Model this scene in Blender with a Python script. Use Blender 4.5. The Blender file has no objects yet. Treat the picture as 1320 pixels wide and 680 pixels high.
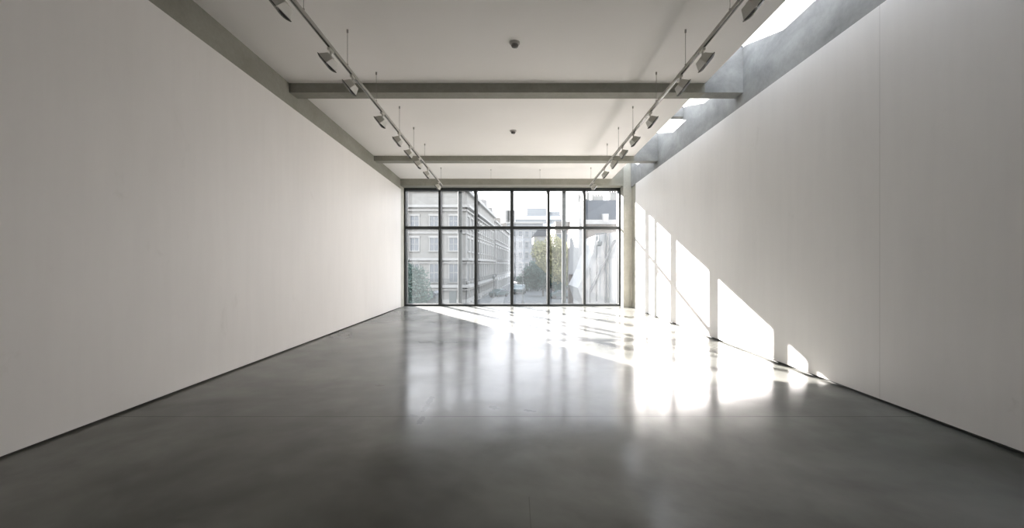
import bpy, bmesh, math, random
from mathutils import Vector, Matrix
random.seed(7)
sc = bpy.context.scene
col = sc.collection

# ------------------------------------------------------------------ scale
U = 0.03            # metres per room unit
DEPTH = 18.6        # camera to glazing
CZ = 1.62           # eye height
def P(X, d, z):     # room units -> metres (z measured from eye height)
    return Vector((X * U, d * DEPTH, z * U + CZ))
def at(x, y, Y):    # a point out in the street at distance Y
    return Vector(((x - 664.5) / 620 * Y, Y, CZ + (340 - y) / 620 * Y))
def zc(d): return 123.2 - 17.3 * d       # ceiling underside
def zt(d): return 146.5 - 18.3 * d       # skylight kerb
FLOOR = -CZ / U

# ------------------------------------------------------------------ mesh helpers
class MB:
    def __init__(s): s.v = []; s.f = []
    def hexa(s, p):                     # 8 points: bottom ring 0-3, top ring 4-7
        n = len(s.v); s.v += [tuple(q) for q in p]
        for f in ((3,2,1,0),(4,5,6,7),(0,1,5,4),(1,2,6,5),(2,3,7,6),(3,0,4,7)):
            s.f.append(tuple(n + i for i in f))
        return s
    def box(s, a, b):
        x0,y0,z0 = a; x1,y1,z1 = b
        if x0>x1: x0,x1=x1,x0
        if y0>y1: y0,y1=y1,y0
        if z0>z1: z0,z1=z1,z0
        return s.hexa([(x0,y0,z0),(x1,y0,z0),(x1,y1,z0),(x0,y1,z0),(x0,y0,z1),(x1,y0,z1),(x1,y1,z1),(x0,y1,z1)])
    def rbox(s, X0, X1, d0, d1, zb, ztp):   # room-unit box, zb/ztp numbers or functions of depth
        g = lambda f, d: f(d) if callable(f) else f
        return s.hexa([P(X0,d0,g(zb,d0)),P(X1,d0,g(zb,d0)),P(X1,d1,g(zb,d1)),P(X0,d1,g(zb,d1)),
                       P(X0,d0,g(ztp,d0)),P(X1,d0,g(ztp,d0)),P(X1,d1,g(ztp,d1)),P(X0,d1,g(ztp,d1))])
    def obox(s, c, ux, uy, uz, hx, hy, hz): # oriented box
        c=Vector(c); ux=Vector(ux)*hx; uy=Vector(uy)*hy; uz=Vector(uz)*hz
        return s.hexa([c-ux-uy-uz,c+ux-uy-uz,c+ux+uy-uz,c-ux+uy-uz,c-ux-uy+uz,c+ux-uy+uz,c+ux+uy+uz,c-ux+uy+uz])
    def tube(s, a, b, r, n=12, r2=None):
        a=Vector(a); b=Vector(b); r2 = r if r2 is None else r2
        w=(b-a).normalized(); u=w.orthogonal().normalized(); v=w.cross(u)
        k=len(s.v)
        for q,rr in ((a,r),(b,r2)):
            for i in range(n):
                t=2*math.pi*i/n; s.v.append(tuple(q+u*rr*math.cos(t)+v*rr*math.sin(t)))
        for i in range(n):
            j=(i+1)%n; s.f.append((k+i,k+j,k+n+j,k+n+i))
        s.f.append(tuple(k+i for i in reversed(range(n)))); s.f.append(tuple(k+n+i for i in range(n)))
        return s
    def prism(s, pts, off):              # polygon extruded along off
        n=len(pts); k=len(s.v); off=Vector(off)
        s.v += [tuple(Vector(p)) for p in pts] + [tuple(Vector(p)+off) for p in pts]
        s.f.append(tuple(k+i for i in range(n))); s.f.append(tuple(k+n+i for i in reversed(range(n))))
        for i in range(n):
            j=(i+1)%n; s.f.append((k+j,k+i,k+n+i,k+n+j))
        return s
    def lathe(s, c, prof, n=24):         # profile of (r, z) about vertical axis at c
        k=len(s.v); c=Vector(c)
        for r,z in prof:
            for i in range(n):
                t=2*math.pi*i/n; s.v.append((c.x+r*math.cos(t),c.y+r*math.sin(t),c.z+z))
        for m in range(len(prof)-1):
            for i in range(n):
                j=(i+1)%n; s.f.append((k+m*n+i,k+m*n+j,k+(m+1)*n+j,k+(m+1)*n+i))
        s.f.append(tuple(k+i for i in range(n))); s.f.append(tuple(k+(len(prof)-1)*n+i for i in range(n)))
        return s
    def build(s, name, m, parent=None, bevel=0, smooth=False):
        me=bpy.data.meshes.new(name); me.from_pydata(s.v,[],s.f); me.validate()
        bm=bmesh.new(); bm.from_mesh(me); bmesh.ops.recalc_face_normals(bm,faces=bm.faces)
        if parent is not None and parent.get('_o') is not None:
            o=Vector(parent['_o']); bmesh.ops.translate(bm,verts=bm.verts,vec=-o)
        bm.to_mesh(me); bm.free()
        if smooth:
            for p in me.polygons: p.use_smooth=True
        me.materials.append(m)
        o=bpy.data.objects.new(name,me); col.objects.link(o)
        if parent is not None: o.parent=parent
        if bevel:
            b=o.modifiers.new('bevel','BEVEL'); b.width=bevel; b.segments=2; b.limit_method='ANGLE'
        return o

def tag(o, label, cat, group=None):
    o['label']=label; o['category']=cat
    if group: o['group']=group
    return o
def struct(o, label=None, cat=None):
    o['kind']='structure'
    if label: o['label']=label
    if cat: o['category']=cat
    return o
def empty(name, loc):
    o=bpy.data.objects.new(name,None); col.objects.link(o); o.location=loc
    o['_o']=[float(q) for q in loc]; o.empty_display_size=.1
    return o
def sub(o, parent):                      # make o a child of a mesh parent already in the same space
    o.parent=parent; return o
def copy_tree(o, parent=None):
    c=o.copy(); col.objects.link(c)
    if parent is not None: c.parent=parent
    for ch in [q for q in list(col.objects) if q.parent==o]: copy_tree(ch,c)
    return c

# ------------------------------------------------------------------ materials
def mat(name, color, rough=.6, metal=0, spec=.5):
    m=bpy.data.materials.new(name); m.use_nodes=True
    b=m.node_tree.nodes['Principled BSDF']
    b.inputs['Base Color'].default_value=(*color,1); b.inputs['Roughness'].default_value=rough
    b.inputs['Metallic'].default_value=metal; b.inputs['Specular IOR Level'].default_value=spec
    return m
class NT:
    def __init__(s,m): s.t=m.node_tree; s.n=s.t.nodes; s.b=s.n['Principled BSDF']
    def new(s,t,**k):
        q=s.n.new(t)
        for a,v in k.items(): setattr(q,a,v)
        return q
    def link(s,a,b): s.t.links.new(a,b)
    def noise(s, scale, detail=4, rough=.5, stretch=(1,1,1), off=(0,0,0), dist=0):
        if not hasattr(s,'tc'): s.tc=s.new('ShaderNodeTexCoord')
        mp=s.new('ShaderNodeMapping'); mp.inputs['Scale'].default_value=stretch; mp.inputs['Location'].default_value=off
        s.link(s.tc.outputs['Object'],mp.inputs['Vector'])
        q=s.new('ShaderNodeTexNoise'); q.inputs['Scale'].default_value=scale; q.inputs['Detail'].default_value=detail
        q.inputs['Roughness'].default_value=rough; q.inputs['Distortion'].default_value=dist
        s.link(mp.outputs[0],q.inputs['Vector']); return q.outputs['Fac']
    def ramp(s, f, stops, interp='LINEAR'):
        r=s.new('ShaderNodeValToRGB'); e=r.color_ramp; e.interpolation=interp
        while len(e.elements)<len(stops): e.elements.new(.5)
        for i,(p,c) in enumerate(stops):
            e.elements[i].position=p; e.elements[i].color=(*c,1) if len(c)==3 else c
        s.link(f,r.inputs[0]); return r.outputs[0]
    def mix(s, fac, a, b, mode='MIX'):
        q=s.new('ShaderNodeMix',data_type='RGBA',blend_type=mode)
        if isinstance(fac,(int,float)): q.inputs[0].default_value=fac
        else: s.link(fac,q.inputs[0])
        for i,c in ((6,a),(7,b)):
            if isinstance(c,tuple): q.inputs[i].default_value=(*c,1)
            else: s.link(c,q.inputs[i])
        return q.outputs[2]
    def math(s, op, a, b):
        q=s.new('ShaderNodeMath',operation=op)
        for i,c in ((0,a),(1,b)):
            if isinstance(c,(int,float)): q.inputs[i].default_value=c
            else: s.link(c,q.inputs[i])
        return q.outputs[0]
    def bump(s, h, strength, dist=.01):
        q=s.new('ShaderNodeBump'); q.inputs['Strength'].default_value=strength; q.inputs['Distance'].default_value=dist
        s.link(h,q.inputs['Height']); s.link(q.outputs[0],s.b.inputs['Normal'])
g=lambda v:(v,v,v)

def wall_mat(name, base, seams):
    m=mat(name,base,.55,0,.35); n=NT(m)
    n1=n.noise(1.0,5,.55,(1,.5,.28)); n2=n.noise(6,4,.6,(1,1,.1),(3,1,2)); n3=n.noise(1.6,6,.7,(1,1,.8),(7,3,1),.6)
    c=n.mix(n.ramp(n1,[(.3,g(0)),(.72,g(1))]),tuple(q*.93 for q in base),base)
    c=n.mix(.055,c,n.ramp(n2,[(.35,g(.62)),(.65,g(1))]),'MULTIPLY')
    st=n.ramp(n3,[(.64,g(0)),(.74,g(1))]); st=n.math('MULTIPLY',st,.16)
    c=n.mix(st,c,(.45,.43,.38))
    for y in seams:                      # hairline joints between lining boards
        sp=n.new('ShaderNodeSeparateXYZ'); n.link(n.tc.outputs['Object'],sp.inputs[0])
        dd=n.math('ABSOLUTE',n.math('SUBTRACT',sp.outputs['Y'],y),0)
        f=n.math('MULTIPLY',n.math('LESS_THAN',dd,.004),.35)
        c=n.mix(f,c,(.3,.29,.27))
    n.link(c,n.b.inputs['Base Color']); n.bump(n1,.06,.02)
    return m
M={}
M['wall_l']=wall_mat('white_board_left',(.81,.79,.772),())  # same white board as the right, darker to shift the light balance between walls
M['wall_r']=wall_mat('white_board_right',(.92,.90,.880),(143.3/470.5*DEPTH,))  # board colour lightened in place of the light missing on this wall
M['back']=mat('back_plaster',(.70,.69,.67),.8)
def plaster():
    m=mat('ceiling_plaster',(.70,.68,.655),.8,0,.2); n=NT(m)
    f=n.noise(.6,4); n.link(n.mix(n.ramp(f,[(.3,g(0)),(.7,g(1))]),(.86,.84,.815),(.89,.87,.85)),n.b.inputs['Base Color']); return m
M['ceil']=plaster()
def concrete(name, a, b, rough=.75, pocks=True):
    m=mat(name,a,rough,0,.3); n=NT(m)
    f=n.noise(1.3,7,.62,(1,.6,1.2),(2,2,2),.4); f2=n.noise(14,5,.6)
    c=n.mix(n.ramp(f,[(.32,g(0)),(.68,g(1))]),a,b)
    c=n.mix(.22,c,n.ramp(f2,[(.3,g(.5)),(.7,g(1))]),'MULTIPLY')
    if pocks:
        v=n.new('ShaderNodeTexVoronoi'); v.inputs['Scale'].default_value=.9
        n.link(n.tc.outputs['Object'],v.inputs['Vector'])
        c=n.mix(n.math('MULTIPLY',n.math('LESS_THAN',v.outputs['Distance'],.035),.8),c,(.07,.07,.065))
    n.link(c,n.b.inputs['Base Color']); n.bump(f2,.15,.01); return m
M['conc']=concrete('fairfaced_concrete',(.22,.22,.215),(.38,.38,.365))
M['conc_warm']=concrete('painted_beam_concrete',(.24,.235,.20),(.31,.305,.265),.7,False)
M['conc_col']=concrete('column_concrete',(.42,.41,.36),(.50,.49,.43),.7,False)

def floor_mat():
    m=mat('polished_concrete',(.2,.2,.19),.25,0,.25); n=NT(m)
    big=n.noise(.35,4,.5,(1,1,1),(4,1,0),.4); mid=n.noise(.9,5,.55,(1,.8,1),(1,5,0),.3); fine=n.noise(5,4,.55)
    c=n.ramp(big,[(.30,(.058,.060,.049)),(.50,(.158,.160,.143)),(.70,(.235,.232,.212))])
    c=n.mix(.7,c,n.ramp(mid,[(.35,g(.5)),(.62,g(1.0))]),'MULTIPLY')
    c=n.mix(.2,c,n.ramp(fine,[(.3,g(.7)),(.7,g(1))]),'MULTIPLY')
    spk=n.noise(22,2,.5,(1,1,1),(9,9,0)); c=n.mix(n.math('MULTIPLY',n.ramp(spk,[(.76,g(0)),(.80,g(1))]),.45),c,(.06,.06,.05))
    def scratch(c,p,q,wd,k):               # a worn mark between two floor points
        L=(q-p).length; ang=math.atan2(q.y-p.y,q.x-p.x); mid_=(p+q)/2
        mp=n.new('ShaderNodeMapping',vector_type='TEXTURE'); mp.inputs['Location'].default_value=(mid_.x,mid_.y,0); mp.inputs['Rotation'].default_value=(0,0,ang)
        n.link(n.tc.outputs['Object'],mp.inputs['Vector']); sx=n.new('ShaderNodeSeparateXYZ'); n.link(mp.outputs[0],sx.inputs[0])
        ax=n.math('DIVIDE',n.math('ABSOLUTE',sx.outputs['X'],0),L/2); ay=n.math('DIVIDE',n.math('ABSOLUTE',sx.outputs['Y'],0),wd)
        rr=n.math('ADD',n.math('MULTIPLY',ax,ax),n.math('MULTIPLY',ay,ay)); rr=n.math('ADD',rr,n.math('MULTIPLY',n.math('SUBTRACT',spk,.5),4.0))
        return n.mix(n.math('MULTIPLY',n.math('LESS_THAN',rr,1.0),min(1,k*1.4)),c,(.035,.035,.03))
    fl=lambda x,y:Vector(((x-664.5)/(y-340)*CZ,620*CZ/(y-340),0))
    for x0,y0,x1,y1,wd,k in ((558,510,551,521,.035,.7),(551,521,545,530,.03,.6),(546,536,539,547,.035,.7),(632,523,641,527,.04,.5),(676,528,690,530,.03,.5),(528,534,538,536,.03,.4),(484,496,494,497,.04,.35)):
        c=scratch(c,fl(x0,y0),fl(x1,y1),wd,k)
    sp=n.new('ShaderNodeSeparateXYZ'); n.link(n.tc.outputs['Object'],sp.inputs[0])
    yj=54/196.5*DEPTH
    j=n.math('LESS_THAN',n.math('ABSOLUTE',n.math('SUBTRACT',sp.outputs['Y'],yj),0),.006)
    j2=n.math('LESS_THAN',n.math('ABSOLUTE',n.math('SUBTRACT',sp.outputs['Y'],54/109.5*DEPTH),0),.008)
    xj=(684-664.5)/620*3.0
    j3=n.math('MULTIPLY',n.math('LESS_THAN',n.math('ABSOLUTE',n.math('SUBTRACT',sp.outputs['X'],xj),0),.003),n.math('LESS_THAN',sp.outputs['Y'],3.35))
    jj=n.math('MAXIMUM',n.math('MULTIPLY',j,.75),n.math('MAXIMUM',n.math('MULTIPLY',j2,.15),n.math('MULTIPLY',j3,.35)))
    c=n.mix(jj,c,(.03,.03,.028))
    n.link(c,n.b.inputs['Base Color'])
    r=n.ramp(mid,[(.3,g(.12)),(.7,g(.215))]); r2=n.ramp(big,[(.3,g(.0)),(.7,g(.03))])
    r=n.mix(1.0,r,r2,'ADD'); n.link(r,n.b.inputs['Roughness'])
    wav=n.noise(1.1,2,.5,(1,1.6,1),(0,0,3)); h=n.math('ADD',n.math('MULTIPLY',wav,1.0),n.math('MULTIPLY',fine,.06))
    rip=n.noise(2.6,3,.55,(.45,1.7,1),(0,2,5)); h=n.math('ADD',h,n.math('MULTIPLY',rip,.5)); n.bump(h,.09,.02)
    n.link(n.math('MULTIPLY',n.math('SUBTRACT',1.0,jj),.23),n.b.inputs['Specular IOR Level'])
    # broad sheen lobe of the sealed surface mixed with the clearer polish
    b2=n.new('ShaderNodeBsdfPrincipled'); b2.inputs['Roughness'].default_value=.54
    for nm in ('Base Color','Normal','Specular IOR Level'): n.link(n.b.inputs[nm].links[0].from_socket,b2.inputs[nm])
    mxs=n.new('ShaderNodeMixShader'); mxs.inputs[0].default_value=.3
    n.link(n.b.outputs[0],mxs.inputs[1]); n.link(b2.outputs[0],mxs.inputs[2]); n.link(mxs.outputs[0],n.n['Material Output'].inputs[0])
    return m
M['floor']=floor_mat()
M['dark']=mat('dark_recess',(.035,.036,.032),.6)
M['frame']=mat('dark_window_metal',(.030,.034,.034),.38,.3)
M['sash']=mat('pale_sash_metal',(.34,.35,.35),.5)
M['track']=mat('grey_track_metal',(.40,.39,.36),.45,.2)
M['spot']=mat('grey_lamp_paint',(.50,.485,.44),.5)
M['lens']=mat('dark_lamp_lens',(.05,.05,.04),.25)
M['wire']=mat('steel_wire',(.30,.29,.27),.5,.5)
M['plastic']=mat('detector_plastic',(.42,.40,.38),.5)
M['plastic2']=mat('detector_sensor',(.12,.11,.10),.4)
def glass(name, haze, gl=.06, tint=(.985,.98,.98)):
    m=bpy.data.materials.new(name); m.use_nodes=True; t=m.node_tree; t.nodes.clear()
    out=t.nodes.new('ShaderNodeOutputMaterial'); tr=t.nodes.new('ShaderNodeBsdfTransparent'); tr.inputs[0].default_value=(*tint,1)
    gs=t.nodes.new('ShaderNodeBsdfGlossy'); gs.inputs['Roughness'].default_value=.02; gs.inputs[0].default_value=(.6,.6,.6,1)
    tl=t.nodes.new('ShaderNodeBsdfTranslucent'); tl.inputs[0].default_value=(.082,.089,.092,1)  # milky tint in the panes, stands in for the haze outdoors
    nz=t.nodes.new('ShaderNodeTexNoise'); nz.inputs['Scale'].default_value=1.5; tc=t.nodes.new('ShaderNodeTexCoord'); t.links.new(tc.outputs['Object'],nz.inputs['Vector'])
    mr=t.nodes.new('ShaderNodeMapRange'); mr.inputs['To Min'].default_value=haze*.7; mr.inputs['To Max'].default_value=haze*1.3; t.links.new(nz.outputs['Fac'],mr.inputs['Value'])
    m1=t.nodes.new('ShaderNodeMixShader'); t.links.new(mr.outputs[0],m1.inputs[0]); t.links.new(tr.outputs[0],m1.inputs[1]); t.links.new(tl.outputs[0],m1.inputs[2])
    m2=t.nodes.new('ShaderNodeMixShader'); m2.inputs[0].default_value=gl; t.links.new(m1.outputs[0],m2.inputs[1]); t.links.new(gs.outputs[0],m2.inputs[2])
    t.links.new(m2.outputs[0],out.inputs[0]); return m
M['glass']=glass('window_glass',.06,.03); M['skyglass']=glass('skylight_glass',.05,.05)

# ------------------------------------------------------------------ room shell
D0=-.5; XL=-142.5; XR=143.0; CL=-143.6; CR=144.5; XC=120.4
ztl=lambda d:106.5-14*d       # top of left lining
ztr=lambda d:104.5-9.6*d      # top of right lining
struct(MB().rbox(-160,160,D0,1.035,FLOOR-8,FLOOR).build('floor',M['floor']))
struct(MB().rbox(-160,XC,D0,1.035,zc,lambda d:zt(d)+5).build('ceiling',M['ceil']))
wb=MB()
wb.rbox(-160,-28,D0-.02,D0,FLOOR-8,160).rbox(28,160,D0-.02,D0,FLOOR-8,160).rbox(-28,28,D0-.02,D0,FLOOR-8,FLOOR+10).rbox(-28,28,D0-.02,D0,95,160)
struct(wb.build('wall_back',M['back']))
w3=struct(empty('window_fill',P(0,D0-.01,FLOOR+10)),'added fill light window in the unseen rear wall','window')  # unseen rear window, added to send fill light onto the near walls
f3=MB(); f3.rbox(-28,-26,D0-.012,D0-.006,FLOOR+10,95).rbox(26,28,D0-.012,D0-.006,FLOOR+10,95).rbox(-26,26,D0-.012,D0-.006,FLOOR+10,FLOOR+13).rbox(-26,26,D0-.012,D0-.006,92,95)
for x in (0,): f3.rbox(x-1.5,x+1.5,D0-.012,D0-.006,FLOOR+13,92)
f3.build('window_frame',M['frame'],w3)
MB().rbox(-26,26,D0-.0095,D0-.0088,FLOOR+13,92).build('glass_pane',M['glass'],w3)
struct(MB().rbox(CR,160,D0,1.035,lambda d:ztr(d)+.8,zt).build('beam_skylight',M['conc']),'long pale concrete upstand beam above the right wall','beam')
struct(MB().rbox(CL,-160,D0,1.035,lambda d:ztl(d)+.7,zc).build('beam_edge',M['conc_warm']),'long olive grey concrete beam above the left wall','beam')
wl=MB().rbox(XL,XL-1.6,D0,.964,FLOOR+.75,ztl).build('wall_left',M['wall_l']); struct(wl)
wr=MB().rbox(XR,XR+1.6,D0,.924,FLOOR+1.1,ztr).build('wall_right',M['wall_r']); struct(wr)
struct(MB().rbox(-145.2,-160,D0,1.035,FLOOR,lambda d:ztl(d)+.7).build('wall_left_core',M['conc']))
struct(MB().rbox(146.0,160,D0,1.035,FLOOR,lambda d:ztr(d)+.8).build('wall_right_core',M['conc_col']))
struct(MB().rbox(-144.0,-145.2,D0,.963,FLOOR,FLOOR+3).build('baseboard_left',M['dark']))
struct(MB().rbox(144.3,146.0,D0,.923,FLOOR,FLOOR+3).build('baseboard_right',M['dark']))
struct(MB().rbox(-144.3,-145.2,D0,.96,lambda d:ztl(d)-3,lambda d:ztl(d)+.7).build('trim_1',M['dark']))
struct(MB().rbox(145.0,146.0,D0,.92,lambda d:ztr(d)-3,lambda d:ztr(d)+.8).build('trim_2',M['dark']))
# left reveal and window head
struct(MB().rbox(-143.4,-145.2,.964,1.035,FLOOR,97.7).build('wall_left_return',M['conc_col']))
# cross beams
def beam(name,d0,d1,zb,label,x1):
    return struct(MB().rbox(CL,x1,d0,d1,zb,lambda d:zc(d)+.5).build(name,M['conc_warm']),label,'beam')
beam('ceiling_beam',.4925,.511,108.8,'olive grey cross beam spanning the ceiling nearest the viewer',XC)
beam('ceiling_beam',.7866,.807,104.6,'olive grey cross beam halfway between near beam and window',XC)
beam('ceiling_beam',.969,1.035,97.8,'olive grey head beam directly above the window',XC)
# skylight fins
struct(MB().rbox(XC,CR,.4925,.511,108.8,zt).build('beam_fin',M['conc']),'concrete fin across the skylight slot at near beam','beam')
struct(MB().rbox(XC,CR,.7866,.807,104.6,zt).build('beam_fin',M['conc']),'concrete fin across the skylight slot at far beam','beam')
struct(MB().rbox(XC,134.9,.969,1.035,97.8,zt).build('beam_fin',M['conc_warm']),'concrete panel closing the skylight slot above the window','beam')
struct(MB().rbox(XC,CR,.667,.680,lambda d:zt(.667)-7.5,zt).build('beam_strut',M['conc']),'short concrete strut high in the skylight slot','beam')
# column right of the window
struct(MB().rbox(134.9,146.2,.971,1.035,FLOOR,zt).build('column_corner',M['conc_col']),'beige concrete column between window and right wall','column')
# end caps of the skylight and roof kerb
struct(MB().rbox(XC,160,-.02,.0,zc,lambda d:zt(d)+5).build('wall_skylight_end',M['conc']))
struct(MB().rbox(XC,160,D0,-.02,zc,zt).build('ceiling_rear_strip',M['ceil']))
struct(MB().rbox(XC-4,160,1.02,1.035,zt,lambda d:zt(d)+5).build('trim_3',M['frame']))

# skylight glazing
w2=struct(empty('window_2',P(132,.5,zt(.5))),'long narrow glazed skylight along the right wall','skylight')
MB().hexa([P(XC-2,0,zt(0)+5.5),P(CR+6,0,zt(0)+.9),P(CR+6,1.02,zt(1.02)+.9),P(XC-2,1.02,zt(1.02)+5.5),
   P(XC-2,0,zt(0)+5.9),P(CR+6,0,zt(0)+1.3),P(CR+6,1.02,zt(1.02)+1.3),P(XC-2,1.02,zt(1.02)+5.9)]).build('glass_pane',M['skyglass'],w2)
for d,fin in ((.2,0),(.345,0),(.4925,1),(.667,1),(.7866,1),(.9,0)):
    lo=.0 if fin else 3.4
    MB().hexa([P(XC,d,zt(d)+lo),P(CR,d,zt(d)),P(CR,d+.004,zt(d)),P(XC,d+.004,zt(d)+lo),
      P(XC,d,zt(d)+5.2),P(CR,d,zt(d)+.8),P(CR,d+.004,zt(d)+.8),P(XC,d+.004,zt(d)+5.2)]).build('glazing_bar',M['frame'],w2)

# ------------------------------------------------------------------ main window
w1=struct(empty('window_1',P(-4,1,FLOOR)),'full width dark metal gridded window at the end wall','window')
wx0,wx1=-143.4,135.4; zb0,zt0=FLOOR,97.8; df,db=.998,1.017
fr=MB()
fr.rbox(wx0,wx0+2.3,df,db,zb0,zt0); fr.rbox(wx1-2.5,wx1,df,db,zb0,zt0)
fr.rbox(wx0+2.3,wx1-2.5,df,db,zt0-2.9,zt0); fr.rbox(wx0+2.3,wx1-2.5,df,db,zb0,zb0+2.2)
fr.build('window_frame',M['frame'],w1)
mx=[-97.5,-51.3,-4.6,42.4,88.8]; mw=1.55
for x in mx: MB().rbox(x-mw,x+mw,df-.0005,db,zb0+2.2,zt0-2.9).build('mullion',M['frame'],w1)
edges=[wx0+2.3]+[q for x in mx for q in (x-mw,x+mw)]+[wx1-2.5]
for i in range(6):
    a,b=edges[2*i],edges[2*i+1]
    MB().rbox(a,b,df+.0005,df+.006,44.9,48.3).build('transom',M['frame'],w1)
    for lo,hi in ((zb0+2.2,44.9),(48.3,zt0-2.9)):
        pn=MB().rbox(a,b,1.0068,1.0075,lo,hi).build('glass_pane',M['glass'],w1)
        s=MB(); e=.75
        s.rbox(a,a+e,1.0078,1.0092,lo,hi).rbox(b-e,b,1.0078,1.0092,lo,hi).rbox(a+e,b-e,1.0078,1.0092,lo,lo+e).rbox(a+e,b-e,1.0078,1.0092,hi-e,hi)
        sub(s.build('sash',M['sash'],w1),pn)
# slender posts outside the glass
M['post']=mat('painted_steel_post',(.055,.062,.062),.7,0)
for X,lab in ((-73.6,'slim grey steel post outside the glass near the cream corner building'),(64.3,'slim grey steel post outside the glass in front of the yellow tree')):
    o=empty('facade_column',P(X,1.03,FLOOR)); struct(o,lab,'column')
    MB().tube(P(X,1.03,FLOOR-8),P(X,1.03,100),.082,20).build('shaft',M['post'],o,smooth=False)
    MB().tube(P(X,1.03,42),P(X,1.03,46.5),.10,20).build('bracket_collar',M['frame'],o)
    MB().rbox(X-1,X+1,1.014,1.027,44,47).build('bracket_arm',M['frame'],o)

# ------------------------------------------------------------------ ceiling detectors
for X,d,lab in ((-.4,.407,'round smoke detector on the ceiling before the near beam'),(-1.9,.651,'round smoke detector on the ceiling between the two cross beams')):
    c=P(X,d,zc(d)); t=tag(empty('smoke_detector',c),lab,'smoke detector','smoke detectors on the ceiling')
    MB().lathe(c,[(.082,.02),(.082,-.02),(.070,-.034)]).build('base_plate',M['plastic'],t)
    MB().lathe(c,[(.052,-.030),(.058,-.05),(.046,-.075),(.02,-.082)]).build('sensor_dome',M['plastic2'],t)
    MB().lathe(c+Vector((.02,0,0)),[(.012,-.075),(.012,-.092),(.004,-.095)],10).build('indicator',M['plastic'],t)

# ------------------------------------------------------------------ lighting tracks
zk=lambda d:103.6-16*d
def track(X,lab,side):
    c=P(X,.5,zk(.5)); t=tag(empty('lighting_track',c),lab,'lighting track','suspended lighting tracks')
    h=.8
    MB().rbox(X-h,X+h,.12,.884,lambda d:zk(d)-.7,lambda d:zk(d)+.7).build('rail',M['track'],t)
    MB().rbox(X-.35,X+.35,.12,.884,lambda d:zk(d)-.86,lambda d:zk(d)-.7).build('conductor_slot',M['lens'],t)
    for d in (.226,.306,.386,.466,.559,.637,.715,.870):
        s=MB().tube(P(X,d,zk(d)+.6),P(X,d,zc(d)-.5),.004,6).build('hanging_wire',M['wire'],t)
        sub(MB().tube(P(X,d,zc(d)-1.6),P(X,d,zc(d)),.014,10).build('ceiling_cap',M['wire'],t),s)
        sub(MB().tube(P(X,d,zk(d)+.6),P(X,d,zk(d)+2.0),.012,10).build('wire_grip',M['wire'],t),s)
track(-83.6,'grey lighting track hanging over the left side of the ceiling',-1)
track(84.6,'grey lighting track hanging beside the skylight slot',1)
c=P(0,.884,zk(.884)); t=tag(empty('lighting_track',c),'grey cross track hanging just before the window head','lighting track','suspended lighting tracks')
MB().rbox(-84.4,85.4,.884,.8885,zk(.884)-.8,zk(.884)+.9).build('rail',M['track'],t)
for X in (-28,28):
    s=MB().tube(P(X,.886,zk(.886)+.8),P(X,.886,zc(.886)-.5),.003,6).build('hanging_wire',M['wire'],t)
    sub(MB().tube(P(X,.886,zc(.886)-1.2),P(X,.886,zc(.886)),.012,10).build('ceiling_cap',M['wire'],t),s)

def spotlight():
    """wall washer hung under the track, lens facing -x and down"""
    t=empty('track_spotlight',Vector((0,0,0)))
    MB().box((-.020,-.07,-.060),(.020,.07,-.027)).build('track_adapter',M['spot'],t,.004)
    MB().tube((0,0,-.05),(0,0,-.125),.012,12).build('stem',M['spot'],t)
    n=Vector((-.78,0,-.626)); a=Vector((-.626,0,.78)); y=Vector((0,1,0)); c=Vector((-.035,0,-.20))
    # yoke
    yk=MB()
    yk.obox(Vector((0,0,-.125)),(1,0,0),(0,1,0),(0,0,1),.014,.085,.006)
    for s in (-1,1): yk.obox(Vector((-.012,s*.082,-.160)),Vector((.32,0,.95)).normalized(),(0,1,0),Vector((.95,0,-.32)).normalized(),.04,.004,.012)
    yk.build('yoke',M['spot'],t)
    # tapered body: small back, wide front along the track
    b=MB(); bk=c-n*.085; ft=c+n*.012
    b.hexa([bk-a*.055-y*.085,bk+a*.055-y*.085,bk+a*.055+y*.085,bk-a*.055+y*.085,
            ft-a*.082-y*.155,ft+a*.082-y*.155,ft+a*.082+y*.155,ft-a*.082+y*.155])
    b.build('lamp_body',M['spot'],t,.006)
    # bowed lens plate
    pl=MB(); N=8
    for i in range(N):
        y0=-.17+.34*i/N; y1=-.17+.34*(i+1)/N
        s0=.028*(1-(y0/.17)**2); s1=.028*(1-(y1/.17)**2)
        pl.hexa([ft+n*s0-a*.088+y*y0,ft+n*s0+a*.088+y*y0,ft+n*s1+a*.088+y*y1,ft+n*s1-a*.088+y*y1,
                 ft+n*(s0+.01)-a*.088+y*y0,ft+n*(s0+.01)+a*.088+y*y0,ft+n*(s1+.01)+a*.088+y*y1,ft+n*(s1+.01)-a*.088+y*y1])
    pl.build('lens_plate',M['lens'],t)
    return t
order=['cut off by the frame top','second from the viewer','third from the viewer','fourth from the viewer','fifth from the viewer','sixth from the viewer','seventh from the viewer','eighth from the viewer','closest to the window']
pos=[.279,.351,.398,.487,.557,.615,.674,.74,.845]
protos={}
first=None
for side,X in ((-1,-83.6),(1,84.6)):
    for k,d in enumerate(pos):
        if first is None: first=spotlight(); o=first
        else: o=copy_tree(first)
        o.location=P(X,d,zk(d)); o.rotation_euler.z=(math.pi if side>0 else 0)+random.uniform(-.07,.07)
        o.scale=(1,1,1)
        where='on the track by the left wall' if side<0 else 'on the track by the skylight'
        tag(o,'grey spotlight '+where+', '+order[k],'spotlight','grey spotlights on the tracks')

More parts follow.
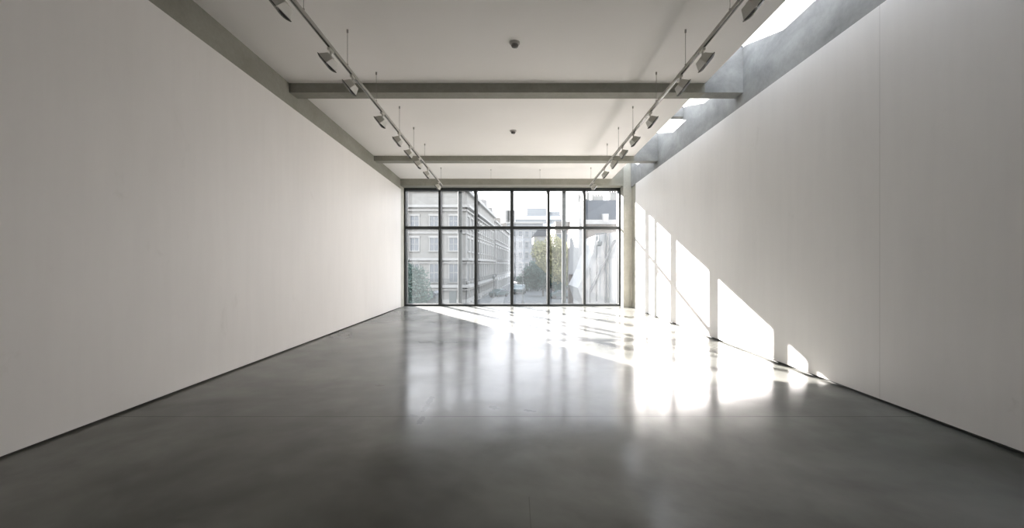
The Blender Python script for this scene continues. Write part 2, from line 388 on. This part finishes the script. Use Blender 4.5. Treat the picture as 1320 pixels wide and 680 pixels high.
# ------------------------------------------------------------------ street outside
ext=lambda name,a,b,r=.85:concrete(name,a,b,r,False)
M['cream']=ext('cream_stucco',(0.149,0.145,0.133),(0.178,0.175,0.163)); M['cornice']=ext('cornice_stucco',(0.213,0.211,0.199),(0.243,0.24,0.229))
M['brick']=ext('grey_brick',(0.132,0.128,0.125),(0.16,0.155,0.151)); M['brown']=ext('brown_brick',(0.115,0.1,0.089),(0.144,0.13,0.115))
M['render']=ext('white_render',(0.208,0.21,0.208),(0.238,0.238,0.232)); M['slate']=ext('slate_roof',(0.022,0.026,0.033),(0.035,0.039,0.047),.6)
M['grey']=ext('grey_cladding',(0.158,0.166,0.175),(0.191,0.201,0.206)); M['asphalt']=ext('street_asphalt',(0.061,0.064,0.068),(0.079,0.083,0.086))
M['pave']=ext('paving',(0.107,0.107,0.104),(0.134,0.134,0.131))
M['pane']=mat('street_window_glass',(.06,.07,.08),.3); M['bluegl']=mat('curtain_wall_glass',(.30,.36,.40),.2)
M['iron']=mat('iron_railing',(.045,.05,.05),.5); M['door']=mat('dark_door',(.05,.06,.06),.4)
M['car']=mat('dark_car_paint',(.05,.07,.07),.25); M['tyre']=mat('tyre_rubber',(.03,.03,.03),.8); M['white']=mat('white_paint',(.3,.3,.29),.5)
GZ=-4.4
struct(MB().box((-160,21,GZ-1),(200,420,GZ)).build('street',M['asphalt']),'grey street surface below the window','street')
struct(MB().box((-3.9,30,GZ),(-1.9,150,GZ+.14)).build('pavement',M['pave']),'pale pavement along the cream terrace','pavement')

def building(name,label,cat,A,Bp,back,ztop,wall,frontw=None,sidew=None,bands=(),chim=(),group=None,extra_depth=True):
    """prism footprint: A -> Bp is the face towards the window, back is the vector it recedes by"""
    A=Vector((A[0],A[1],GZ)); B=Vector((Bp[0],Bp[1],GZ)); bk=Vector((back[0],back[1],0)); up=Vector((0,0,ztop-GZ))
    t=tag(empty(name,A),label,cat,group)
    MB().hexa([A,B,B+bk,A+bk,A+up,B+up,B+bk+up,A+bk+up]).build('wall',wall,t)
    return t,A,B,bk
def window_on(t,base,u,n,w,h,arch=False,frame=None,pane=None):
    """frame and pane of one window; base = bottom centre on the wall face"""
    frame=frame or M['cornice']; pane=pane or M['pane']
    z=Vector((0,0,1)); m=MB(); f=.12*w; dp=.07
    m.obox(base-u*(w/2+f/2)+z*h/2+n*dp,u,n,z,f/2,dp,h/2+f/2); m.obox(base+u*(w/2+f/2)+z*h/2+n*dp,u,n,z,f/2,dp,h/2+f/2)
    m.obox(base+z*(h+f)+n*dp*1.5,u,n,z,w/2+f*1.4,dp*1.5,f); m.obox(base-z*f*.5+n*dp*2,u,n,z,w/2+f*1.4,dp*2,f*.5)
    m.obox(base+z*h*.5+n*.035,u,n,z,w*.03,.035,h/2); m.obox(base+z*h*.52+n*.035,u,n,z,w/2,.035,h*.018)
    if arch:
        m.prism([base+z*(h+f*2)-u*(w/2+f)+n*.02,base+z*(h+f*2)+u*(w/2+f)+n*.02,base+z*(h+f*2+w*.28)+n*.02],n*.25)
    fo=m.build('window',frame,t)
    sub(MB().obox(base+z*h/2+n*.015,u,n,z,w/2,.012,h/2).build('pane',pane,t),fo)
def band(t,A,u,n,L,z0,h,dp,m,name='cornice'):
    MB().obox(Vector((A.x,A.y,z0))+u*L/2+n*dp/2,u,n,Vector((0,0,1)),L/2+dp*.5,dp/2,h/2).build(name,m,t)

# cream corner building: front face at 68 m, long side receding up the street
CX=-7.1
t,A,B,bk=building('corner_building','cream stucco corner building with white cornices and balconies','building',(-27,68),(CX,68),(.057*40,40),12.0,M['cream'])
ux=Vector((1,0,0)); ny=Vector((0,-1,0)); us=Vector((.057,1,0)).normalized(); ns=Vector((1,-.057,0)).normalized()
Bc=Vector((CX,68,GZ))
L1=19.9; L2=40
for zz,h,dp in ((9.75,.35,.7),(9.2,.25,.35),(2.3,.35,.6),(1.8,.2,.3),(-1.5,.4,.8),(-2.0,.25,.4),(6.0,.18,.2),(-3.9,1.0,.12)):
    band(t,Vector((-27,68,0)),ux,ny,L1,zz,h,dp,M['cornice']); band(t,Vector((CX,68,0)),us,ns,L2,zz,h,dp,M['cornice'])
band(t,Vector((-27,68.2,0)),ux,ny,L1,12.1,.5,.5,M['cornice'],'parapet'); band(t,Vector((CX,68,0)),us,ns,L2,12.1,.5,.5,M['cornice'],'parapet')
rows=((6.9,1.5,False),(3.5,1.8,False),(-.9,2.5,True))
for i in range(6):
    x=CX-1.65-2.75*i; wd=1.15
    for z0,h,ar in rows: window_on(t,Vector((x,68,z0)),ux,ny,wd,h,ar)
    if i!=0: window_on(t,Vector((x,68,-3.6)),ux,ny,wd,1.5)
for i in range(11):
    q=Bc+us*(2+3.4*i)
    for z0,h,ar in rows: window_on(t,Vector((q.x,q.y,z0)),us,ns,1.5,h,ar)
    window_on(t,Vector((q.x,q.y,-3.9)),us,ns,1.6,1.9)
for i in range(12):     # pilasters on the long side
    q=Bc+us*(.3+3.4*i)
    MB().obox(Vector((q.x,q.y,4.2))+ns*.1,us,ns,(0,0,1),.25,.1,5.0).build('pilaster',M['cornice'],t)
dr=MB().obox(Vector((CX-1.75,67.93,GZ+1.15)),ux,ny,(0,0,1),.5,.06,1.15).build('door',M['door'],t)
sub(MB().obox(Vector((CX-1.75,67.9,GZ+2.45)),ux,ny,(0,0,1),.75,.12,.12).build('door_lintel',M['cornice'],t),dr)
rl=MB()
for i in range(60): q=Vector((CX-.1-.24*i,67.3,-1.3)); rl.obox(q+Vector((0,0,.4)),ux,ny,(0,0,1),.02,.02,.4)
rl.obox(Vector((CX-7,67.3,-.5)),ux,ny,(0,0,1),7.3,.03,.03)
for i in range(40): q=Bc+us*(1.0*i)+ns*.72; rl.obox(Vector((q.x,q.y,-.9)),us,ns,(0,0,1),.02,.02,.4)
q=Bc+us*20+ns*.72; rl.obox(Vector((q.x,q.y,-.5)),us,ns,(0,0,1),20,.03,.03)
rl.build('balcony_railing',M['iron'],t)
for x,y,w,h in ((-8.5,75,1.2,3.0),(-8.0,88,1.4,2.2),(-7.2,100,1.6,2.6),(-6.6,106,2.2,1.6)):
    ch=MB().box((x-w/2,y-w,12),(x+w/2+.4,y+w,12.2+h)).build('chimney',M['brick'],t)
    pt=MB()
    for k in range(3): pt.tube((x-.4+.4*k,y,12.2+h),(x-.4+.4*k,y,12.7+h),.12,8)
    sub(pt.build('chimney_pot',M['brown'],t),ch)

# brick terrace further up the street
q0=Bc+us*41.4
t,A,B,bk=building('brick_terrace','grey brick terrace with white bands beyond the cream building','building',(q0.x-14,q0.y),(q0.x,q0.y),(.057*46,46),11.4,M['brick'])
for zz,h,dp in ((11.4,.4,.4),(6.3,.35,.3),(2.6,.2,.2),(-1.3,.6,.4)): band(t,Vector((q0.x,q0.y,0)),us,ns,46,zz,h,dp,M['cornice'])
MB().obox(Vector((q0.x,q0.y,-2.9))+us*23+ns*.25,us,ns,(0,0,1),23,.25,1.4).build('shopfront',M['render'],t)
for i in range(9):
    q=q0+us*(2.6+5*i)
    for z0,h in ((7.4,2.5),(3.1,2.3),(-.6,2.2)): window_on(t,Vector((q.x,q.y,z0)),us,ns,2.4,h)
    q2=q+ns*.5; window_on(t,Vector((q2.x,q2.y,-4.2)),us,ns,2.4,2.0,frame=M['white'])
for k,y in enumerate((112,128,150)):
    x=q0.x+.057*(y-108)-1.2; ch=MB().box((x-1,y-2,11.4),(x+.8,y+2,13.4+.4*k)).build('chimney',M['brown'],t)
# mid distance blocks across the end of the street
def far_block(name,label,x0,x1,ytop,Y,wall,cols,rws,wsz,frame=None,pane=None,depth=14,cat='building'):
    a=at(x0,340,Y); b=at(x1,340,Y); zt_=at(0,ytop,Y).z
    t,A,B,bk=building(name,label,cat,(a.x,Y),(b.x,Y),(0,depth),zt_,wall)
    for i in range(cols):
        x=a.x+(b.x-a.x)*(i+.5)/cols
        for r in range(rws):
            z=zt_-1.2-(r+1)*wsz[2]
            window_on(t,Vector((x,Y,z)),ux,ny,wsz[0],wsz[1],frame=frame,pane=pane)
    return t,a,b,zt_
t,a,b,zz=far_block('far_terrace','pale grey terrace closing the end of the street',650,700,287,172,M['grey'],6,5,(1.1,2.0,3.8))
band(t,Vector((a.x,172,0)),ux,ny,b.x-a.x,zz,.6,.6,M['cornice'])
for x in (654,657,661): 
    p=at(x,287,176); MB().box((p.x-.8,p.y-1,p.z-1),(p.x+.8,p.y+1,p.z+4.5)).build('chimney',M['brick'],t)
t,a,b,zz=far_block('townhouse','small white townhouse with grey windows left of the yellow tree',688,712,304,120,M['render'],3,4,(.8,1.5,3.0),frame=M['grey'])
MB().prism([Vector((a.x-.3,119.7,zz)),Vector((b.x+.3,119.7,zz)),Vector((b.x-1,119.7,zz+1.6)),Vector((a.x+1,119.7,zz+1.6))],(0,8,0)).build('roof',M['slate'],t)
t,a,b,zz=far_block('office_building','wide modern glass office block above the tree',664,726,277,230,M['grey'],1,0,(1,1,1))
for k in range(5): MB().box((a.x,229.6,zz-2.2-3.6*k),(b.x,230,zz-.5-3.6*k)).build('glazing_band',M['bluegl'],t)
p=at(679,268,234); p2=at(706,277,234); MB().box((p.x,234,p2.z-1),(p2.x,242,p.z)).build('roof_plant_box',M['grey'],t)
p=at(706,270,236); p2=at(722,277,236); MB().box((p.x,236,p2.z-1),(p2.x,242,p.z-1)).build('roof_lift_box',M['grey'],t)
far_block('brick_block','brown brick block behind the yellow tree crown',716,752,285,100,M['brown'],4,4,(.9,1.6,3.1))
# slate roofed building at the right
t,a,b,zz=far_block('mansard_building','brown brick building with a slate mansard roof and chimneys',747,812,286,54,M['brown'],4,2,(.8,1.5,2.9),depth=12)
band(t,Vector((a.x,54,0)),ux,ny,b.x-a.x,zz,.5,.3,M['cornice'])
r0=at(755,286,54.1); r1=at(812,286,54.1); zr=at(0,256,54).z
MB().hexa([Vector((r0.x,54,zz)),Vector((r1.x,54,zz)),Vector((r1.x,66,zz)),Vector((r0.x,66,zz)),
  Vector((r0.x+.1,55.2,zr)),Vector((r1.x,55.2,zr)),Vector((r1.x,65,zr)),Vector((r0.x+.1,65,zr))]).build('roof',M['slate'],t)
g0=at(744,286,54); g1=at(755,286,54); zg=at(0,262,54).z
MB().prism([Vector((g0.x,53.8,zz-6)),Vector((g1.x,53.8,zz-6)),Vector((g1.x,53.8,zg+1)),Vector((g1.x-.35,53.8,zg+1)),Vector((g0.x+.25,53.8,zg-.5))],(0,9,0)).build('gable',M['render'],t)
for x0,x1,y0 in ((746,751,251),(757,760.5,247),(765,779,251.5),(787,797,247)):
    p=at(x0,y0,55); p1=at(x1,262,55); ch=MB().box((p.x,55.5,p1.z-.5),(p1.x,56.8,p.z)).build('chimney',M['cream'],t)
    pt=MB(); n_=max(1,int((x1-x0)/3))
    for k in range(n_): pt.tube((p.x+(p1.x-p.x)*(k+.5)/n_,56.1,p.z-.02),(p.x+(p1.x-p.x)*(k+.5)/n_,56.1,p.z+.3),.09,8)
    sub(pt.build('chimney_pot',M['brown'],t),ch)
p=at(777,287,53.6); p1=at(785,275,53.6)
dm=MB().box((p.x,53.7,p.z-.1),(p1.x,56,p1.z)).build('dormer',M['render'],t)
p=at(778.2,285,53.6); p1=at(783.8,276.5,53.6); sub(MB().box((p.x,53.66,p.z),(p1.x,53.7,p1.z)).build('dormer_pane',M['sash'],t),dm)
# white rendered building with sloping flank
Yw=40
poly=[at(x,y,Yw) for x,y in ((752,392),(745,371),(756,348),(764,325),(768,303),(812,296),(812,430),(752,430))]
poly[-1].z=GZ; poly[-2].z=GZ
t=tag(empty('rendered_building',Vector((poly[0].x,Yw,GZ))),'white rendered building with a sloping edge and drainpipes at the right','building')
MB().prism([Vector((p.x,Yw,p.z)) for p in poly],(0,7,0)).build('wall',M['render'],t)
def pipe(name,x0,y0,x1,y1,r,m,Y=Yw-.25): MB().tube(at(x0,y0,Y),at(x1,y1,Y),r,10).build(name,m,t)
M['pipe']=mat('grey_pipe',(.05,.054,.054),.5)
pipe('drainpipe',769.3,304,769.3,388,.06,M['pipe']); pipe('drainpipe',780.5,300,780.5,390,.07,M['pipe']); pipe('drainpipe',784.3,300,784.3,390,.09,M['pipe'])
pipe('drainpipe',760.5,345,760.5,390,.05,M['pipe'])
pipe('brace',793,309,760.5,376,.10,M['pipe'],Yw-.5)
band(t,Vector((at(764,0,Yw).x,Yw,0)),ux,ny,3.4,at(0,331,Yw).z,.05,.06,M['grey'],'string_course')
# lantern on a bracket
t=tag(empty('street_lantern',at(771,303,Yw-.8)),'small dark lantern hanging beside the white rendered wall','lantern')
MB().tube(at(767,302,Yw-.8),at(779,300,Yw-.8),.04,8).build('arm',M['iron'],t)
c=at(772.5,317,Yw-.8); MB().lathe(c,[(.12,.0),(.20,.10),(.24,.38),(.06,.5),(.03,1.0)],8).build('lantern_head',M['iron'],t)

# cars
def car(loc,ang,label,scale=1,m=None):
    t=empty('car',Vector((0,0,0))); tag(t,label,'car','vehicles parked in the street')
    b=MB(); prof=[(-2.1,.35),(-2.15,.8),(-1.9,.95),(-1.2,1.02),(-.6,1.45),(.9,1.48),(1.6,1.05),(2.1,.95),(2.15,.4)]
    b.prism([Vector((x,-.85,z)) for x,z in prof],(0,1.7,0)).build('body',m or M['car'],t,.06)
    s=MB(); s.prism([Vector((x,-.87,z)) for x,z in [(-1.1,1.02),(-.58,1.38),(.85,1.40),(1.4,1.05)]],(0,1.74,0)); s.build('side_windows',M['pane'],t)
    for sx in (-1.35,1.35):
        for sy in (-.88,.7): MB().tube((sx,sy,.33),(sx,sy+.18,.33),.33,16).build('wheel',M['tyre'],t)
    t.location=loc; t.rotation_euler.z=ang; t.scale=(scale,)*3
    return t
car(Vector((at(643,0,88).x,88,GZ)),math.radians(60),'dark car parked before the white ground floor of the terrace',1)
v=car(Vector((at(670,0,98).x,98,GZ)),math.radians(84),'dark tall vehicle standing at the far end of the street',1.25)
car(Vector((at(723,0,84).x,84,GZ)),math.radians(10),'dark car parked beneath the yellow tree',1)

# street lamp
def lamp(x,Y,ytop,label):
    p=at(x,0,Y); t=tag(empty('street_lamp',Vector((p.x,Y,GZ))),label,'street lamp','street lamps'); zt_=at(0,ytop,Y).z
    MB().tube((p.x,Y,GZ),(p.x,Y,zt_),.07,10,.045).build('pole',M['iron'],t)
    MB().lathe(Vector((p.x,Y,zt_)),[(.05,0),(.2,.15),(.28,.55),(.1,.75),(.02,.95)],8).build('lantern_head',M['iron'],t)
    MB().lathe(Vector((p.x,Y,GZ)),[(.16,0),(.16,.6),(.09,.8)],10).build('base',M['iron'],t)
lamp(636.5,84,360,'slim dark street lamp beside the parked car at the terrace')
lamp(674,70,353,'dark street lamp in the open street left of the tree')
# person near the van
# railing right of the tree
t=tag(empty('street_railing',at(732,386,50)),'low grey metal railing in front of the yellow tree trunk','railing')
y0=50; p0=at(722,0,y0); p1=at(743,0,y0)
MB().box((p0.x,y0,GZ+.95),(p1.x,y0+.05,GZ+1.0)).box((p0.x,y0,GZ+.5),(p1.x,y0+.05,GZ+.54)).build('rail',M['post'],t)
for k in range(6): x=p0.x+(p1.x-p0.x)*k/5; MB().tube((x,y0+.02,GZ),(x,y0+.02,GZ+1.05),.03,8).build('post',M['post'],t)
# lean-to shelter at the left
t=tag(empty('lean_to_shelter',at(548,392,46)),'dark sloping lean-to roof below the left tree','shelter')
q=[at(x,y,46) for x,y in ((530,391),(558,376),(562,378),(562,381),(534,395))]
MB().prism([Vector((p.x,46,p.z)) for p in q],(0,3,0)).build('roof',M['slate'],t)
a_=at(549,0,46).x; b_=at(561,0,46).x; MB().box((a_,46.3,GZ),(b_,48.7,at(0,381.5,46).z)).build('wall',M['iron'],t)

# ------------------------------------------------------------------ trees
def leaf_mat(name,a,b,tr):
    m=bpy.data.materials.new(name); m.use_nodes=True; t=m.node_tree; t.nodes.clear()
    out=t.nodes.new('ShaderNodeOutputMaterial'); d=t.nodes.new('ShaderNodeBsdfDiffuse'); l=t.nodes.new('ShaderNodeBsdfTranslucent'); mx=t.nodes.new('ShaderNodeMixShader')
    tc=t.nodes.new('ShaderNodeTexCoord'); nz=t.nodes.new('ShaderNodeTexNoise'); nz.inputs['Scale'].default_value=.8; t.links.new(tc.outputs['Object'],nz.inputs[0])
    r=t.nodes.new('ShaderNodeValToRGB'); r.color_ramp.elements[0].position=.35; r.color_ramp.elements[1].position=.65
    r.color_ramp.elements[0].color=(*a,1); r.color_ramp.elements[1].color=(*b,1); t.links.new(nz.outputs['Fac'],r.inputs[0])
    t.links.new(r.outputs[0],d.inputs[0]); t.links.new(r.outputs[0],l.inputs[0]); mx.inputs[0].default_value=tr
    t.links.new(d.outputs[0],mx.inputs[1]); t.links.new(l.outputs[0],mx.inputs[2]); t.links.new(mx.outputs[0],out.inputs[0]); return m
M['leafy']=leaf_mat('yellow_green_leaves',(.20,.20,.11),(.31,.29,.17),.35)
M['leafd']=leaf_mat('dark_green_leaves',(.04,.065,.055),(.07,.10,.085),.12)
M['bark']=mat('bark',(.09,.085,.08),.9)
def tree(label,base,height,blobs,m,n,size,trunk_r=.22,seed=1):
    rnd=random.Random(seed); t=tag(empty('tree',base),label,'tree')
    top=base+Vector((0,0,height*.55)); tk=MB().tube(base,top,trunk_r,10,trunk_r*.6)
    for c,r in blobs: tk.tube(top-Vector((0,0,rnd.uniform(0,1))),Vector(c),trunk_r*.4,7,.04)
    tk.build('trunk',M['bark'],t)
    b=MB(); tot=sum(r[0]*r[1]*r[2] for c,r in blobs)
    for c,r in blobs:
        for i in range(int(n*(r[0]*r[1]*r[2])/tot)):
            v=Vector((rnd.gauss(0,1),rnd.gauss(0,1),rnd.gauss(0,1))).normalized()*(rnd.random()**.45)
            k=1+.22*math.sin(5*v.x+3*v.z+c[0]*2)+rnd.uniform(-.1,.12)
            p=Vector(c)+Vector((v.x*r[0],v.y*r[1],v.z*r[2]))*k
            u=Vector((rnd.gauss(0,1),rnd.gauss(0,1),rnd.gauss(0,1))).normalized(); w=u.orthogonal().normalized(); s=size*rnd.uniform(.6,1.3)
            q=len(b.v); b.v+=[tuple(p-u*s),tuple(p+w*s*.5),tuple(p+u*s),tuple(p-w*s*.5)]; b.f.append((q,q+1,q+2,q+3))
    me=bpy.data.meshes.new('crown'); me.from_pydata([tuple(Vector(v)-base) for v in b.v],[],b.f); me.materials.append(m)
    o=bpy.data.objects.new('crown',me); col.objects.link(o); o.parent=t
    return t
def A3(x,y,Y,dy=0): p=at(x,y,Y); return (p.x,Y+dy,p.z)
Y=76
base=Vector((at(734,0,Y).x,Y,GZ))
tree('large tree with pale yellow green crown in mid street',base,9,[(A3(716,325,Y),(3.0,2.3,2.6)),(A3(697,322,Y,1),(1.5,1.6,1.9)),(A3(738,330,Y,1),(2.2,2,2.6)),(A3(703,335,Y,-.5),(1.9,1.8,1.9)),(A3(742,350,Y),(1.9,1.7,2.0)),(A3(724,350,Y,-1),(2.4,2,2.0))],M['leafy'],16000,.17,.26,3)
Y=90
base=Vector((at(700,0,Y).x,Y,GZ))
tree('dark green tree low in front of the white townhouse',base,6,[(A3(693,350,Y),(1.9,1.8,2.0)),(A3(704,358,Y),(2.4,2,2.0)),(A3(688,366,Y),(1.3,1.3,1.3)),(A3(720,364,Y),(2.2,2,1.7))],M['leafd'],11000,.18,.2,5)
Y=40
base=Vector((at(528,0,Y).x,Y,GZ))
tree('dark leafy tree at the left edge before the cream building',base,6,[(A3(516,352,Y),(1.3,1.3,1.6)),(A3(532,366,Y),(1.3,1.3,1.5)),(A3(544,380,Y),(.8,.9,1.0)),(A3(522,385,Y),(1.6,1.3,1.3)),(A3(535,352,Y,.4),(.6,.6,.7))],M['leafd'],12000,.10,.16,9)
# seated far hedge / greenery beyond the street end
tree('small dark tree at the far end of the street',Vector((at(680,0,108).x,108,GZ)),6,[(A3(682,358,108),(2.4,2,2.2)),(A3(676,366,108),(1.7,1.7,1.7))],M['leafd'],3000,.3,.2,11)

# ------------------------------------------------------------------ sky and sun
w=bpy.data.worlds.new('world'); sc.world=w; w.use_nodes=True; t=w.node_tree; bgn=t.nodes['Background']
tc=t.nodes.new('ShaderNodeTexCoord'); sp=t.nodes.new('ShaderNodeSeparateXYZ'); t.links.new(tc.outputs['Generated'],sp.inputs[0])
r=t.nodes.new('ShaderNodeValToRGB'); t.links.new(sp.outputs['Z'],r.inputs[0])
e=r.color_ramp.elements; e[0].position=0; e[0].color=(.95,.96,.98,1); e[1].position=.9; e[1].color=(.42,.56,.74,1)
q=e.new(.25); q.color=(.87,.91,.98,1)
nz=t.nodes.new('ShaderNodeTexNoise'); nz.inputs['Scale'].default_value=2.2; nz.inputs['Detail'].default_value=6; t.links.new(tc.outputs['Generated'],nz.inputs[0])
cr=t.nodes.new('ShaderNodeValToRGB'); cr.color_ramp.elements[0].position=.45; cr.color_ramp.elements[1].position=.7; t.links.new(nz.outputs['Fac'],cr.inputs[0])
mx_=t.nodes.new('ShaderNodeMix'); mx_.data_type='RGBA'; t.links.new(cr.outputs[0],mx_.inputs[0]); t.links.new(r.outputs[0],mx_.inputs[6]); mx_.inputs[7].default_value=(.98,.98,.98,1)
t.links.new(mx_.outputs[2],bgn.inputs[0]); bgn.inputs[1].default_value=3.6
sd=bpy.data.lights.new('sun','SUN'); sd.energy=39; sd.angle=math.radians(.35); sd.color=(1,.96,.93)
so=bpy.data.objects.new('sun',sd); col.objects.link(so)
so.rotation_euler=Vector((330,-620,-223)).to_track_quat('-Z','Y').to_euler(); so.location=(-40,90,40)

# ------------------------------------------------------------------ camera
cd=bpy.data.cameras.new('camera'); cd.sensor_width=36; cd.lens=36*620/1320; cd.shift_x=-4.5/1320; cd.clip_start=.05; cd.clip_end=1000
co=bpy.data.objects.new('camera',cd); col.objects.link(co); co.location=(0,0,CZ); co.rotation_euler=(math.pi/2,0,0); sc.camera=co
for o in list(col.objects):
    if '_o' in o: del o['_o']
v=sc.view_settings; sc.display_settings.display_device='sRGB'; v.view_transform='Standard'; v.look='None'; v.gamma=1; v.use_curve_mapping=False; v.exposure=.92
cy=sc.cycles; cy.use_denoising=True; cy.use_adaptive_sampling=False; cy.use_guiding=True; cy.guiding_training_samples=64; cy.denoising_prefilter='ACCURATE'; cy.max_bounces=14; cy.diffuse_bounces=10; cy.glossy_bounces=5; cy.transparent_max_bounces=16; cy.sample_clamp_indirect=6; cy.caustics_reflective=False
